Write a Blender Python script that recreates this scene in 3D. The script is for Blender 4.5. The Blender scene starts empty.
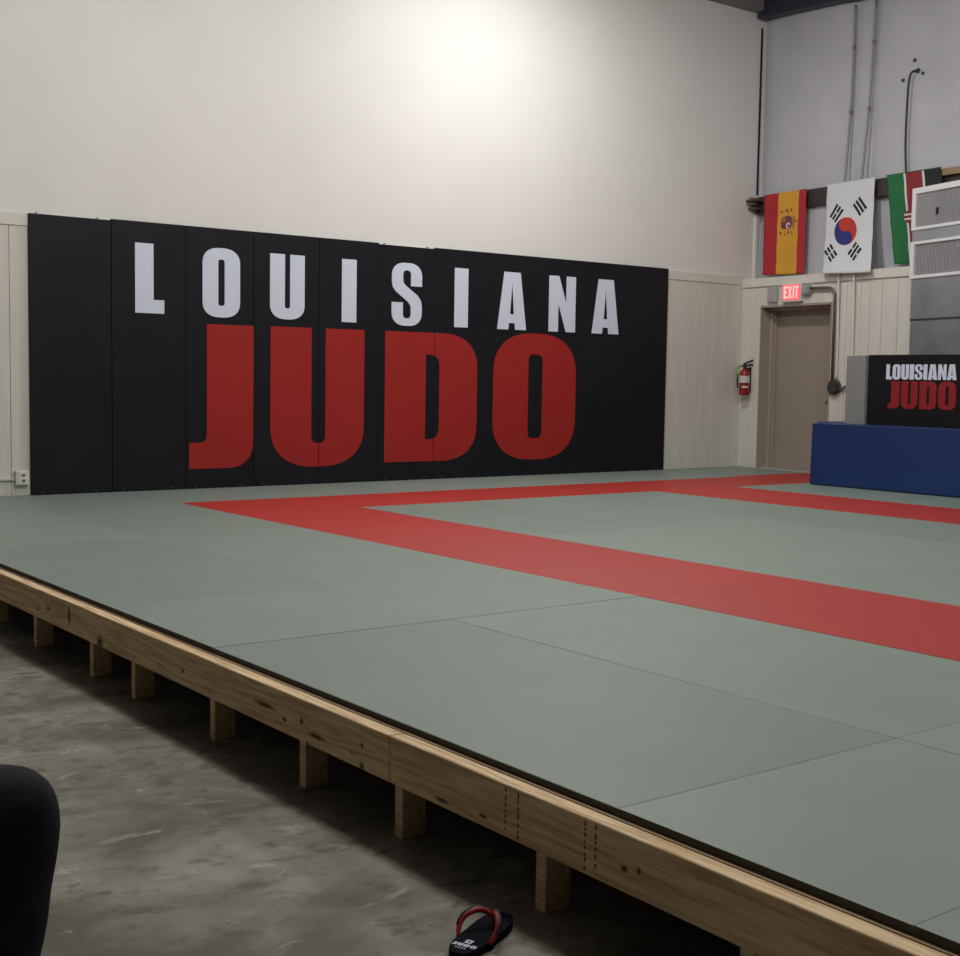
import bpy, bmesh, math, random
from mathutils import Vector, Matrix, noise
from mathutils.geometry import tessellate_polygon
random.seed(7)
PI = math.pi
C = bpy.context.scene.collection
SC = bpy.context.scene
FLOOR_Z = -0.357

# ------------------------------------------------------------------ materials
def srgb(r, g, b):
    f = lambda c: c / 12.92 if c <= 0.04045 else ((c + 0.055) / 1.055) ** 2.4
    return (f(r / 255), f(g / 255), f(b / 255), 1)

def mat(name, col, rough=0.6, metal=0.0, var=0.0, scale=8.0, bump=0.0, bscale=60.0, spec=0.5, stretch=(1, 1, 1)):
    m = bpy.data.materials.new(name); m.use_nodes = True
    nt = m.node_tree; b = nt.nodes['Principled BSDF']
    b.inputs['Base Color'].default_value = col
    b.inputs['Roughness'].default_value = rough
    b.inputs['Metallic'].default_value = metal
    b.inputs['Specular IOR Level'].default_value = spec
    tc = nt.nodes.new('ShaderNodeTexCoord'); mp = nt.nodes.new('ShaderNodeMapping')
    mp.inputs['Scale'].default_value = stretch
    nt.links.new(tc.outputs['Object'], mp.inputs['Vector'])
    if var > 0:
        n = nt.nodes.new('ShaderNodeTexNoise'); n.inputs['Scale'].default_value = scale; n.inputs['Detail'].default_value = 6
        nt.links.new(mp.outputs[0], n.inputs['Vector'])
        r = nt.nodes.new('ShaderNodeValToRGB')
        r.color_ramp.elements[0].position = 0.3; r.color_ramp.elements[1].position = 0.7
        r.color_ramp.elements[0].color = tuple(c * (1 - var) for c in col[:3]) + (1,)
        r.color_ramp.elements[1].color = tuple(min(1, c * (1 + var)) for c in col[:3]) + (1,)
        nt.links.new(n.outputs['Fac'], r.inputs['Fac']); nt.links.new(r.outputs['Color'], b.inputs['Base Color'])
    if bump > 0:
        n2 = nt.nodes.new('ShaderNodeTexNoise'); n2.inputs['Scale'].default_value = bscale; n2.inputs['Detail'].default_value = 4
        nt.links.new(mp.outputs[0], n2.inputs['Vector'])
        bp = nt.nodes.new('ShaderNodeBump'); bp.inputs['Strength'].default_value = bump; bp.inputs['Distance'].default_value = 0.01
        nt.links.new(n2.outputs['Fac'], bp.inputs['Height']); nt.links.new(bp.outputs['Normal'], b.inputs['Normal'])
    return m

def emit_mat(name, col, strength):
    m = mat(name, col, 0.4)
    b = m.node_tree.nodes['Principled BSDF']
    b.inputs['Emission Color'].default_value = col; b.inputs['Emission Strength'].default_value = strength
    return m

def tatami_mat(name, col):
    """vinyl tatami: fine straw emboss, slight sheen, faint scuffs"""
    m = bpy.data.materials.new(name); m.use_nodes = True
    nt = m.node_tree; b = nt.nodes['Principled BSDF']; L = nt.links.new
    tc = nt.nodes.new('ShaderNodeTexCoord')
    n = nt.nodes.new('ShaderNodeTexNoise'); n.inputs['Scale'].default_value = 2.2; n.inputs['Detail'].default_value = 7
    L(tc.outputs['Object'], n.inputs['Vector'])
    oi = nt.nodes.new('ShaderNodeObjectInfo')
    mr = nt.nodes.new('ShaderNodeMapRange'); mr.inputs['To Min'].default_value = 0.92; mr.inputs['To Max'].default_value = 1.08
    L(oi.outputs['Random'], mr.inputs['Value'])
    r = nt.nodes.new('ShaderNodeValToRGB'); r.color_ramp.elements[0].position = .25; r.color_ramp.elements[1].position = .75
    r.color_ramp.elements[0].color = tuple(c * .95 for c in col[:3]) + (1,); r.color_ramp.elements[1].color = tuple(c * 1.05 for c in col[:3]) + (1,)
    L(n.outputs['Fac'], r.inputs['Fac'])
    hv = nt.nodes.new('ShaderNodeHueSaturation'); L(mr.outputs[0], hv.inputs['Value']); L(r.outputs['Color'], hv.inputs['Color'])
    L(hv.outputs['Color'], b.inputs['Base Color'])
    b.inputs['Roughness'].default_value = .5; b.inputs['Specular IOR Level'].default_value = .42
    mp = nt.nodes.new('ShaderNodeMapping'); mp.inputs['Scale'].default_value = (30, 400, 30)
    L(tc.outputs['Object'], mp.inputs['Vector'])
    n2 = nt.nodes.new('ShaderNodeTexNoise'); n2.inputs['Scale'].default_value = 1; n2.inputs['Detail'].default_value = 2
    L(mp.outputs[0], n2.inputs['Vector'])
    bp = nt.nodes.new('ShaderNodeBump'); bp.inputs['Strength'].default_value = .12; bp.inputs['Distance'].default_value = .004
    L(n2.outputs['Fac'], bp.inputs['Height']); L(bp.outputs['Normal'], b.inputs['Normal'])
    return m

def wood_mat(name, c0, c1, knots=()):
    """pine with grain running along Y; knots at fixed object positions"""
    m = bpy.data.materials.new(name); m.use_nodes = True
    nt = m.node_tree; b = nt.nodes['Principled BSDF']; L = nt.links.new
    tc = nt.nodes.new('ShaderNodeTexCoord')
    mp = nt.nodes.new('ShaderNodeMapping'); mp.inputs['Scale'].default_value = (9, .55, 9)
    L(tc.outputs['Object'], mp.inputs['Vector'])
    n0 = nt.nodes.new('ShaderNodeTexNoise'); n0.inputs['Scale'].default_value = 1.3; n0.inputs['Detail'].default_value = 2
    L(mp.outputs[0], n0.inputs['Vector'])
    mul = nt.nodes.new('ShaderNodeMath'); mul.operation = 'MULTIPLY'; mul.inputs[1].default_value = 9
    L(n0.outputs['Fac'], mul.inputs[0])
    sn = nt.nodes.new('ShaderNodeMath'); sn.operation = 'SINE'
    m2 = nt.nodes.new('ShaderNodeMath'); m2.operation = 'MULTIPLY'; m2.inputs[1].default_value = 4.5
    L(mul.outputs[0], m2.inputs[0]); L(m2.outputs[0], sn.inputs[0])
    n1 = nt.nodes.new('ShaderNodeTexNoise'); n1.inputs['Scale'].default_value = 12; n1.inputs['Detail'].default_value = 5
    L(mp.outputs[0], n1.inputs['Vector'])
    ad = nt.nodes.new('ShaderNodeMath'); ad.operation = 'MULTIPLY_ADD'; ad.inputs[1].default_value = .16
    L(sn.outputs[0], ad.inputs[0]); L(n1.outputs['Fac'], ad.inputs[2])
    r = nt.nodes.new('ShaderNodeValToRGB'); r.color_ramp.elements[0].position = .25; r.color_ramp.elements[1].position = .75
    r.color_ramp.elements[0].color = c0; r.color_ramp.elements[1].color = c1
    L(ad.outputs[0], r.inputs['Fac'])
    out = r.outputs['Color']
    for (y, z, ry, rz) in knots:
        k = nt.nodes.new('ShaderNodeMapping')
        k.inputs['Location'].default_value = (0, -y / ry, -z / rz); k.inputs['Scale'].default_value = (0, 1 / ry, 1 / rz)
        L(tc.outputs['Object'], k.inputs['Vector'])
        ln = nt.nodes.new('ShaderNodeVectorMath'); ln.operation = 'LENGTH'; L(k.outputs[0], ln.inputs[0])
        rr = nt.nodes.new('ShaderNodeValToRGB')
        rr.color_ramp.elements[0].position = .35; rr.color_ramp.elements[0].color = (1, 1, 1, 1)
        rr.color_ramp.elements[1].position = 1; rr.color_ramp.elements[1].color = (0, 0, 0, 1)
        L(ln.outputs['Value'], rr.inputs['Fac'])
        mx = nt.nodes.new('ShaderNodeMix'); mx.data_type = 'RGBA'
        mx.inputs[7].default_value = tuple(c * .16 for c in c0[:3]) + (1,)
        L(rr.outputs['Color'], mx.inputs[0]); L(out, mx.inputs[6]); out = mx.outputs[2]
    L(out, b.inputs['Base Color']); b.inputs['Roughness'].default_value = .7; b.inputs['Specular IOR Level'].default_value = .25
    return m

def concrete_mat():
    m = bpy.data.materials.new('stained concrete'); m.use_nodes = True
    nt = m.node_tree; b = nt.nodes['Principled BSDF']; L = nt.links.new
    tc = nt.nodes.new('ShaderNodeTexCoord')
    mp = nt.nodes.new('ShaderNodeMapping'); mp.inputs['Scale'].default_value = (1.3, 1.9, 1); mp.inputs['Rotation'].default_value = (0, 0, .5)
    L(tc.outputs['Object'], mp.inputs['Vector'])
    def nz(scale, detail, dist=0):
        n = nt.nodes.new('ShaderNodeTexNoise'); n.inputs['Scale'].default_value = scale; n.inputs['Detail'].default_value = detail
        n.inputs['Distortion'].default_value = dist; n.inputs['Roughness'].default_value = .6
        L(mp.outputs[0], n.inputs['Vector']); return n.outputs['Fac']
    def ramp(f, a, ca, bb, cb):
        r = nt.nodes.new('ShaderNodeValToRGB'); r.color_ramp.elements[0].position = a; r.color_ramp.elements[1].position = bb
        r.color_ramp.elements[0].color = ca; r.color_ramp.elements[1].color = cb; L(f, r.inputs['Fac']); return r.outputs['Color']
    def mix(f, a, bcol):
        x = nt.nodes.new('ShaderNodeMix'); x.data_type = 'RGBA'; L(f, x.inputs[0]); L(a, x.inputs[6])
        x.inputs[7].default_value = bcol; return x.outputs[2]
    W, K = (1, 1, 1, 1), (0, 0, 0, 1)
    base = ramp(nz(1.1, 12, .5), .38, (.11, .100, .075, 1), .62, (.285, .272, .235, 1))
    a = mix(ramp(nz(7, 14, .3), .53, K, .66, (.85, .85, .85, 1)), base, (.10, .09, .075, 1))       # dark stains
    a = mix(ramp(nz(3.2, 14, .9), .60, K, .68, (.5, .5, .5, 1)), a, (.48, .45, .40, 1))            # pale worn streaks
    a = mix(ramp(nz(34, 4), .66, K, .70, (.8, .8, .8, 1)), a, (.06, .055, .05, 1))                 # specks
    L(a, b.inputs['Base Color']); b.inputs['Roughness'].default_value = .62; b.inputs['Specular IOR Level'].default_value = .35
    bp = nt.nodes.new('ShaderNodeBump'); bp.inputs['Strength'].default_value = .25; bp.inputs['Distance'].default_value = .01
    L(nz(14, 8), bp.inputs['Height']); L(bp.outputs['Normal'], b.inputs['Normal'])
    return m

M = dict(
    drywall=mat('white painted drywall', (.75, .75, .73, 1), .75, var=.02, scale=1.3, bump=.05, bscale=90),
    dim=mat('dull brown panelling', (.32, .30, .27, 1), .8, var=.1),
    pipe_grey=mat('grey conduit', (.26, .26, .265, 1), .5, .2),
    dark_wall=mat('dark brown panelling', (.05, .046, .042, 1), .8, var=.1),
    insul=mat('white vinyl insulation facing', (.50, .508, .56, 1), .5, var=.07, scale=1.6, bump=.12, bscale=9),
    panel=mat('cream painted panelling', (.655, .645, .59, 1), .6, var=.05, scale=2.5, bump=.06, bscale=40, stretch=(4, 4, .6)),
    cap=mat('cream painted trim board', (.695, .685, .63, 1), .55, var=.03, scale=3),
    steel_dark=mat('dark blue primed steel', (.030, .032, .055, 1), .5, var=.15),
    girt=mat('dark brown primed steel', (.045, .036, .033, 1), .6, var=.2),
    ceil=mat('grey ceiling insulation', (.22, .21, .205, 1), .7, var=.05),
    door=mat('taupe painted steel door', (.315, .27, .225, 1), .5, var=.03),
    frame=mat('taupe painted steel frame', (.37, .32, .265, 1), .5),
    vinyl=mat('black vinyl', (.0065, .0078, .0115, 1), .5, var=.15, scale=3, bump=.06, bscale=200, spec=.28),
    vinyl2=mat('matte black vinyl', (.006, .006, .0075, 1), .6, bump=.04, bscale=150, spec=.25),
    lwhite=mat('white lettering vinyl', (.66, .735, .87, 1), .5),
    lred=mat('red lettering vinyl', (.345, .020, .017, 1), .55, var=.04, scale=3, spec=.3),
    sred=mat('dark red lettering', (.26, .012, .014, 1), .5),
    grey_pad=mat('grey vinyl', (.26, .28, .275, 1), .5, bump=.05, bscale=80, var=.04),
    blue=mat('royal blue vinyl', (.007, .034, .14, 1), .42, var=.10, scale=2.0, bump=.10, bscale=7),
    mat_side=mat('dark foam mat edge', (.06, .055, .042, 1), .9),
    galv=mat('galvanised sheet metal', (.42, .45, .50, 1), .36, .75, var=.14, scale=2.5, bump=.06, bscale=5),
    acwhite=mat('white enamelled frame', (.78, .79, .81, 1), .45),
    grille=mat('grey filter mesh', (.27, .28, .29, 1), .6, var=.2, scale=40),
    fin=mat('pale grey fins', (.52, .53, .55, 1), .5, .3),
    blackp=mat('black plastic', (.012, .012, .012, 1), .45),
    grey_metal=mat('weathered grey conduit', (.16, .155, .14, 1), .45, .6, var=.2, scale=20),
    dk_metal=mat('dark grey cast fitting', (.085, .083, .08, 1), .5, .6, var=.25, scale=30),
    ext_red=mat('red extinguisher enamel', (.27, .012, .014, 1), .28),
    label=mat('white paper label', (.62, .60, .56, 1), .6),
    green_tag=mat('pale green tag', (.22, .42, .20, 1), .6),
    nylon_w=mat('white nylon', (.66, .68, .73, 1), .75, bump=.05, bscale=60),
    sp_red=mat('crimson nylon', (.42, .022, .032, 1), .75), sp_yel=mat('amber nylon', (.66, .34, .035, 1), .75),
    k_green=mat('green nylon', (.012, .15, .045, 1), .75), k_red=mat('dark red nylon', (.24, .022, .025, 1), .75),
    k_black=mat('black nylon', (.014, .013, .016, 1), .75),
    t_red=mat('taeguk red', (.50, .035, .028, 1), .75), t_blue=mat('taeguk blue', (.018, .025, .17, 1), .75),
    ink=mat('black print', (.010, .010, .012, 1), .75), crest=mat('crest maroon', (.20, .03, .07, 1), .75), crest_o=mat('crest ochre', (.36, .16, .03, 1), .75),
    trouser=mat('dark charcoal denim', (.020, .022, .028, 1), .9, var=.2, scale=12, bump=.15, bscale=220, spec=.2),
    shirt=mat('dark shirt', (.02, .02, .024, 1), .9), skin=mat('skin', (.45, .26, .18, 1), .55), hair=mat('dark hair', (.015, .011, .009, 1), .6),
    shoe=mat('black shoe', (.012, .012, .013, 1), .5),
    sole=mat('navy black foam', (.004, .005, .010, 1), .85, bump=.1, bscale=300, spec=.12),
    strap_red=mat('red rubber strap', (.30, .018, .014, 1), .45), strap_black=mat('black rubber piping', (.008, .008, .008, 1), .5),
    plastic_w=mat('white plastic', (.64, .63, .60, 1), .45), plate=mat('grey metal plate', (.42, .42, .40, 1), .5, .2),
    concrete=concrete_mat(), hole=mat('dark hole', (.01, .01, .01, 1), .9), ply=mat('plywood', (.30, .21, .12, 1), .8, var=.2, scale=4),
    exit_face=emit_mat('lit red exit face', (1, .10, .12, 1), .75), exit_letter=emit_mat('lit exit lettering', (1, .36, .34, 1), 1.1),
    mark=mat('dark stamped ink', (.05, .035, .022, 1), .8),
    tat_grey=tatami_mat('grey green tatami vinyl', (.208, .262, .234, 1)),
    tat_red=tatami_mat('red tatami vinyl', (.42, .027, .020, 1)),
)
WOODC = (srgb(186, 158, 120), srgb(230, 206, 168))

# ------------------------------------------------------------------ mesh helpers
def obj(name, bm, m, parent=None, smooth=False):
    me = bpy.data.meshes.new(name)
    bmesh.ops.recalc_face_normals(bm, faces=bm.faces[:]) if False else None
    bm.to_mesh(me); bm.free()
    for x in (m if isinstance(m, (list, tuple)) else [m]): me.materials.append(x)
    if smooth:
        for p in me.polygons: p.use_smooth = True
    o = bpy.data.objects.new(name, me); C.objects.link(o)
    if parent is not None:
        o.parent = parent; o.matrix_parent_inverse = Matrix.Translation(parent.location).inverted() if parent.parent is None and parent.type == 'EMPTY' else Matrix()
    return o

def thing(name, label, cat, loc=(0, 0, 0), group=None):
    o = bpy.data.objects.new(name, None); C.objects.link(o); o.location = loc; o.empty_display_size = .1
    return tag(o, label, cat, group)

def tag(o, label, cat, group=None):
    o['label'] = label; o['category'] = cat
    if group: o['group'] = group
    return o

def struct(o): o['kind'] = 'structure'; return o

class Fr:
    """a local frame: origin o, axes a (across), b (outwards), z up"""
    def __init__(s, o, a, b): s.o, s.a, s.b = Vector(o), Vector(a), Vector(b)
    def __call__(s, u, d, z): return s.o + s.a * u + s.b * d + Vector((0, 0, z))
WORLD = Fr((0, 0, 0), (1, 0, 0), (0, 1, 0))
BACK = Fr((0, 0, 0), (1, 0, 0), (0, -1, 0))                         # the long lettered wall, u = X
_p = math.radians(5)
RIGHT = Fr((0, 0, 0), (-math.sin(_p), -math.cos(_p), 0), (-math.cos(_p), math.sin(_p), 0))   # the door wall, u towards the camera
SIGN_X, PAD_T = -9.1265, .05
SIGN = Fr((SIGN_X, 0, 0), (1, 0, 0), (0, -1, 0))

def box(bm, F, u0, u1, d0, d1, z0, z1, bev=0, seg=2, mi=0):
    vs = [bm.verts.new(F(u, d, z)) for z in (z0, z1) for (u, d) in ((u0, d0), (u1, d0), (u1, d1), (u0, d1))]
    fs = [bm.faces.new([vs[i] for i in f]) for f in ((3, 2, 1, 0), (4, 5, 6, 7), (0, 1, 5, 4), (1, 2, 6, 5), (2, 3, 7, 6), (3, 0, 4, 7))]
    bmesh.ops.recalc_face_normals(bm, faces=fs)
    for f in fs: f.material_index = mi
    if bev:
        es = list({e for f in fs for e in f.edges})
        bmesh.ops.bevel(bm, geom=es, offset=bev, segments=seg, profile=.5, affect='EDGES')
    return bm

def B(*a, **k): return box(bmesh.new(), *a, **k)

def tube(bm, pts, r, n=10, caps=True):
    pts = [Vector(p) for p in pts]; rs = r if isinstance(r, (list, tuple)) else [r] * len(pts)
    rings = []; prev = None
    for i, p in enumerate(pts):
        t = (pts[min(i + 1, len(pts) - 1)] - pts[max(i - 1, 0)]).normalized()
        ref = prev if prev is not None else (Vector((0, 0, 1)) if abs(t.z) < .9 else Vector((1, 0, 0)))
        x = (ref - t * ref.dot(t)).normalized(); y = t.cross(x); prev = x
        rings.append([bm.verts.new(p + (x * math.cos(2 * PI * k / n) + y * math.sin(2 * PI * k / n)) * rs[i]) for k in range(n)])
    for a, b in zip(rings, rings[1:]):
        for k in range(n): bm.faces.new((a[k], a[(k + 1) % n], b[(k + 1) % n], b[k]))
    if caps:
        bm.faces.new(rings[0][::-1]); bm.faces.new(rings[-1])
    return bm

def spline(pts, n=8):
    pts = [Vector(p) for p in pts]; out = []
    for i in range(len(pts) - 1):
        p0, p1, p2, p3 = pts[max(i - 1, 0)], pts[i], pts[i + 1], pts[min(i + 2, len(pts) - 1)]
        for k in range(n):
            t = k / n
            out.append(.5 * ((2 * p1) + (p2 - p0) * t + (2 * p0 - 5 * p1 + 4 * p2 - p3) * t * t + (3 * p1 - p0 - 3 * p2 + p3) * t ** 3))
    return out + [pts[-1]]

def lathe(bm, centre, prof, n=24, ax=None):
    """prof = [(r, z)] around the vertical through centre"""
    c = Vector(centre); rings = []
    for r, z in prof:
        rings.append([bm.verts.new(c + Vector((r * math.cos(2 * PI * k / n), r * math.sin(2 * PI * k / n), z))) for k in range(n)])
    for a, b in zip(rings, rings[1:]):
        for k in range(n): bm.faces.new((a[k], a[(k + 1) % n], b[(k + 1) % n], b[k]))
    bm.faces.new(rings[0][::-1]); bm.faces.new(rings[-1])
    return bm

def slab(bm, loops, F3, d0, d1):
    """extrude a polygon with holes; F3(u, v, d) -> point; d1 is the visible side"""
    flat = [p for lp in loops for p in lp]
    tris = tessellate_polygon([[Vector((p[0], p[1], 0)) for p in lp] for lp in loops])
    top = [bm.verts.new(F3(p[0], p[1], d1)) for p in flat]; bot = [bm.verts.new(F3(p[0], p[1], d0)) for p in flat]
    for t in tris:
        try: bm.faces.new([top[i] for i in t]); bm.faces.new([bot[i] for i in reversed(t)])
        except ValueError: pass
    i0 = 0
    for lp in loops:
        n = len(lp)
        for k in range(n):
            a, b = i0 + k, i0 + (k + 1) % n
            try: bm.faces.new((top[a], top[b], bot[b], bot[a]))
            except ValueError: pass
        i0 += n
    bmesh.ops.recalc_face_normals(bm, faces=bm.faces[:])
    return bm

# ------------------------------------------------------------------ heavy condensed capitals in a unit box
def corner(cx, cy, rx, ry, a0, a1, n=10, e=2.35):
    out = []
    for k in range(n + 1):
        a = math.radians(a0 + (a1 - a0) * k / n); c, s = math.cos(a), math.sin(a)
        out.append((cx + rx * math.copysign(abs(c) ** (2 / e), c), cy + ry * math.copysign(abs(s) ** (2 / e), s)))
    return out
def rrect(x0, y0, x1, y1, bl, br, tr, tl):
    o = []
    for (r, x, y, sx, sy, a) in ((bl, x0, y0, 1, 1, 180), (br, x1, y0, -1, 1, 270), (tr, x1, y1, -1, -1, 0), (tl, x0, y1, 1, -1, 90)):
        if r: o += corner(x + sx * r[0], y + sy * r[1], r[0], r[1], a, a + 90)
        else: o.append((x, y))
    return o
def glyph(ch, asp=.6, wide=False):
    # asp = width / height of the box, keeps round corners in proportion
    q = lambda rx: (rx, rx * asp * .80)
    if ch == 'L': return [[(0, 0), (1, 0), (1, .195), (.63, .195), (.63, 1), (0, 1)]]
    if ch == 'I': return [[(0, 0), (1, 0), (1, 1), (0, 1)]]
    if ch == 'O':
        a, b = (.415, .585)
        return [rrect(0, 0, 1, 1, q(.47), q(.47), q(.47), q(.47)), rrect(a, .17, b, .835, q(.07), q(.07), q(.07), q(.07))]
    if ch == 'D':
        return [rrect(0, 0, 1, 1, None, q(.40), q(.40), None), rrect(.43, .17, .578, .83, None, q(.12), q(.12), None)]
    if ch == 'U':
        s0, s1, y = (.425, .575, .17)
        o = rrect(0, 0, 1, 1, q(.47), q(.47), None, None)
        slot = [(s1, 1)] + list(reversed(corner(s1 - .07, y + .07 * asp, .07, .07 * asp, 270, 360)))[0:] + list(reversed(corner(s0 + .07, y + .07 * asp, .07, .07 * asp, 180, 270))) + [(s0, 1)]
        i = [k for k, p in enumerate(o) if p == (1, 1)][0]
        return [o[:i + 1] + slot + o[i + 1:]]
    if ch == 'J':
        o = [(0, 0)] + corner(.60, .20, .40, .20, 270, 360) + [(1, 1), (.27, 1)]
        o += [(.27, .24)] + [(.27 - .09 * (1 - math.cos(math.radians(t))), .235 - .055 * math.sin(math.radians(t))) for t in range(0, 91, 15)] + [(0, .18)]
        return [o]
    if ch == 'A': return [[(0, 0), (.385, 0), (.405, .115), (.595, .115), (.615, 0), (1, 0), (.78, 1), (.22, 1)], [(.435, .27), (.5, .82), (.565, .27)]]
    if ch == 'N': return [[(0, 0), (.355, 0), (.355, .50), (.645, 0), (1, 0), (1, 1), (.645, 1), (.645, .52), (.37, 1), (0, 1)]]
    if ch == 'S':
        o = [(1, .635), (1, .78)] + corner(.55, .78, .45, .22, 0, 90) + corner(.45, .78, .45, .22, 90, 180)
        o += [(0, .70), (.03, .61), (.13, .54), (.34, .46), (.54, .38), (.62, .32), (.63, .27), (.63, .17), (.60, .13), (.5, .115), (.40, .13), (.37, .17), (.37, .37), (0, .37), (0, .22)]
        o += corner(.45, .22, .45, .22, 180, 270) + corner(.55, .22, .45, .22, 270, 360)
        o += [(1, .31), (.97, .41), (.86, .49), (.65, .57), (.46, .64), (.38, .69), (.37, .74), (.37, .83), (.40, .87), (.5, .885), (.60, .87), (.63, .83), (.63, .635)]
        return [o]
    if ch == 'E': return [[(0, 0), (1, 0), (1, .18), (.42, .18), (.42, .41), (.9, .41), (.9, .58), (.42, .58), (.42, .82), (1, .82), (1, 1), (0, 1)]]
    if ch == 'X': return [[(0, 0), (.34, 0), (.5, .32), (.66, 0), (1, 0), (.7, .5), (1, 1), (.66, 1), (.5, .68), (.34, 1), (0, 1), (.3, .5)]]
    if ch == 'T': return [[(.32, 0), (.68, 0), (.68, .82), (1, .82), (1, 1), (0, 1), (0, .82), (.32, .82)]]
    if ch == 'C':
        return [rrect(0, 0, 1, 1, q(.4), q(.4), q(.4), q(.4))[:22] + [(1, .38), (.65, .38), (.65, .2), (.35, .2), (.35, .8), (.65, .8), (.65, .62), (1, .62)] + rrect(0, 0, 1, 1, q(.4), q(.4), q(.4), q(.4))[22:]]
    if ch == 'B': return [rrect(0, 0, 1, 1, None, q(.35), q(.35), None), [(.35, .18), (.65, .18), (.65, .42), (.35, .42)], [(.35, .58), (.65, .58), (.65, .82), (.35, .82)]]
def put(bm, ch, u0, u1, z0, z1, F3, d0, d1):
    asp = (u1 - u0) / (z1 - z0)
    loops = [[(u0 + x * (u1 - u0), z0 + y * (z1 - z0)) for x, y in lp] for lp in glyph(ch, asp)]
    return slab(bm, loops, F3, d0, d1)

# ------------------------------------------------------------------ the room
o = struct(obj('floor', B(WORLD, -17, .6, -18, .3, FLOOR_Z - .1, FLOOR_Z), M['concrete']))
o = struct(obj('ceiling', B(WORLD, -17, 1, -18, .3, 5.95, 6.05), M['ceil']))
struct(obj('wall_back', B(BACK, -17, .40, -.2, 0, FLOOR_Z, 5.95), M['drywall']))
struct(obj('wall_left', B(WORLD, -17.2, -17, -18, .2, FLOOR_Z, 5.95), M['dim']))
struct(obj('wall_front', B(WORLD, -17, 1, -18.2, -18, FLOOR_Z, 5.95), M['dark_wall']))

# upper door wall: vinyl faced insulation billowing between the framing
UP = -.27
bm = bmesh.new(); folds = (-.02, 1.50, 1.80, 3.45, 5.1)
NU, NZ = 260, 40
def billow(u, z):
    prev = max([f for f in folds if f <= u + 1e-6], default=-.6); nxt = min([f for f in folds if f > u + 1e-6], default=6.6)
    t = (u - prev) / (nxt - prev); w = min(1, (nxt - prev) / 1.2)
    return .055 * w * (math.sin(PI * min(max(t, 0), 1)) ** .38) - .05 + .012 * noise.noise((u * 1.3, z * 1.1, 3.3))
grid = [[bm.verts.new(RIGHT(-.3 + 6.3 * i / NU, UP + billow(-.3 + 6.3 * i / NU, z), z)) for i in range(NU + 1)] for z in [2.2 + 3.75 * j / NZ for j in range(NZ + 1)]]
for j in range(NZ):
    for i in range(NU): bm.faces.new((grid[j][i], grid[j + 1][i], grid[j + 1][i + 1], grid[j][i + 1]))
bmesh.ops.recalc_face_normals(bm, faces=bm.faces[:])
back = [[bm.verts.new(RIGHT(u, UP - .2, z)) for u in (-.3, 6)] for z in (2.2, 5.95)]
bm.faces.new((back[0][0], back[0][1], back[1][1], back[1][0]))
struct(obj('wall_right', bm, M['insul'], smooth=True))
bm = bmesh.new()
box(bm, RIGHT, 6, 18, -.5, -.2, FLOOR_Z, 5.95)
struct(obj('wall_right_end', bm, M['insul']))
# lower, furred-out door wall with the door opening
DO0, DO1, DOZ = .353, 1.535, 2.046
bm = bmesh.new()
for (u0, u1, z0, z1) in ((-.05, DO0, FLOOR_Z, 2.395), (DO1, 17.5, FLOOR_Z, 2.395), (DO0, DO1, DOZ, 2.395), (DO0, DO1, FLOOR_Z, 0)): box(bm, RIGHT, u0, u1, -.34, -.012, z0, z1)
struct(obj('wall_right_lower', bm, M['cap']))
# panelling: grooved boards
bm = bmesh.new(); u = -17.0
while u < -.02:
    u1 = min(u + .203, 0); box(bm, BACK, u + .003, u1 - .003, .001, .013, FLOOR_Z if u < -10.8 else 0.0, 2.335, bev=.002, seg=1); u = u1
struct(obj('trim_1', bm, M['panel']))
bm = bmesh.new()
for a, b, z1 in ((0, .345, 2.30), (1.545, 1.765, 2.30), (1.77, 1.975, 2.3), (1.98, 2.11, 2.3), (2.115, 2.285, 2.3), (2.29, 2.515, 2.3)): box(bm, RIGHT, a, b, -.012, 0, 0, z1, bev=.002, seg=1)
u = 2.52
while u < 17:
    box(bm, RIGHT, u, u + .198, -.012, 0, 0, 2.30, bev=.002, seg=1); u += .203
box(bm, RIGHT, .345, 1.545, -.012, 0, DOZ + .01, 2.30, bev=.002, seg=1)
struct(obj('trim_2', bm, M['panel']))
struct(obj('trim_3', B(BACK, -17, .0, 0.001, .022, 2.335, 2.445, bev=.003), M['cap']))
bm = bmesh.new(); box(bm, RIGHT, -.0, 17, -.34, .02, 2.385, 2.405, bev=.003); box(bm, RIGHT, .075, 17, -.012, .022, 2.297, 2.385, bev=.003); box(bm, RIGHT, 0, .075, -.012, .014, 2.297, 2.385, bev=.003)
struct(obj('trim_4', bm, M['cap']))
# corner stop and gap above the ledge
struct(obj('trim_5', B(WORLD, .185, .235, -.035, 0, 2.41, 3.24, bev=.004), M['cap']))
struct(obj('trim_7', B(BACK, -17, .3, 0.0, .14, 5.77, 5.95), M['ceil']))
struct(obj('trim_6', B(WORLD, .212, .230, -.020, -.001, 3.5, 5.6), M['hole']))

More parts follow.
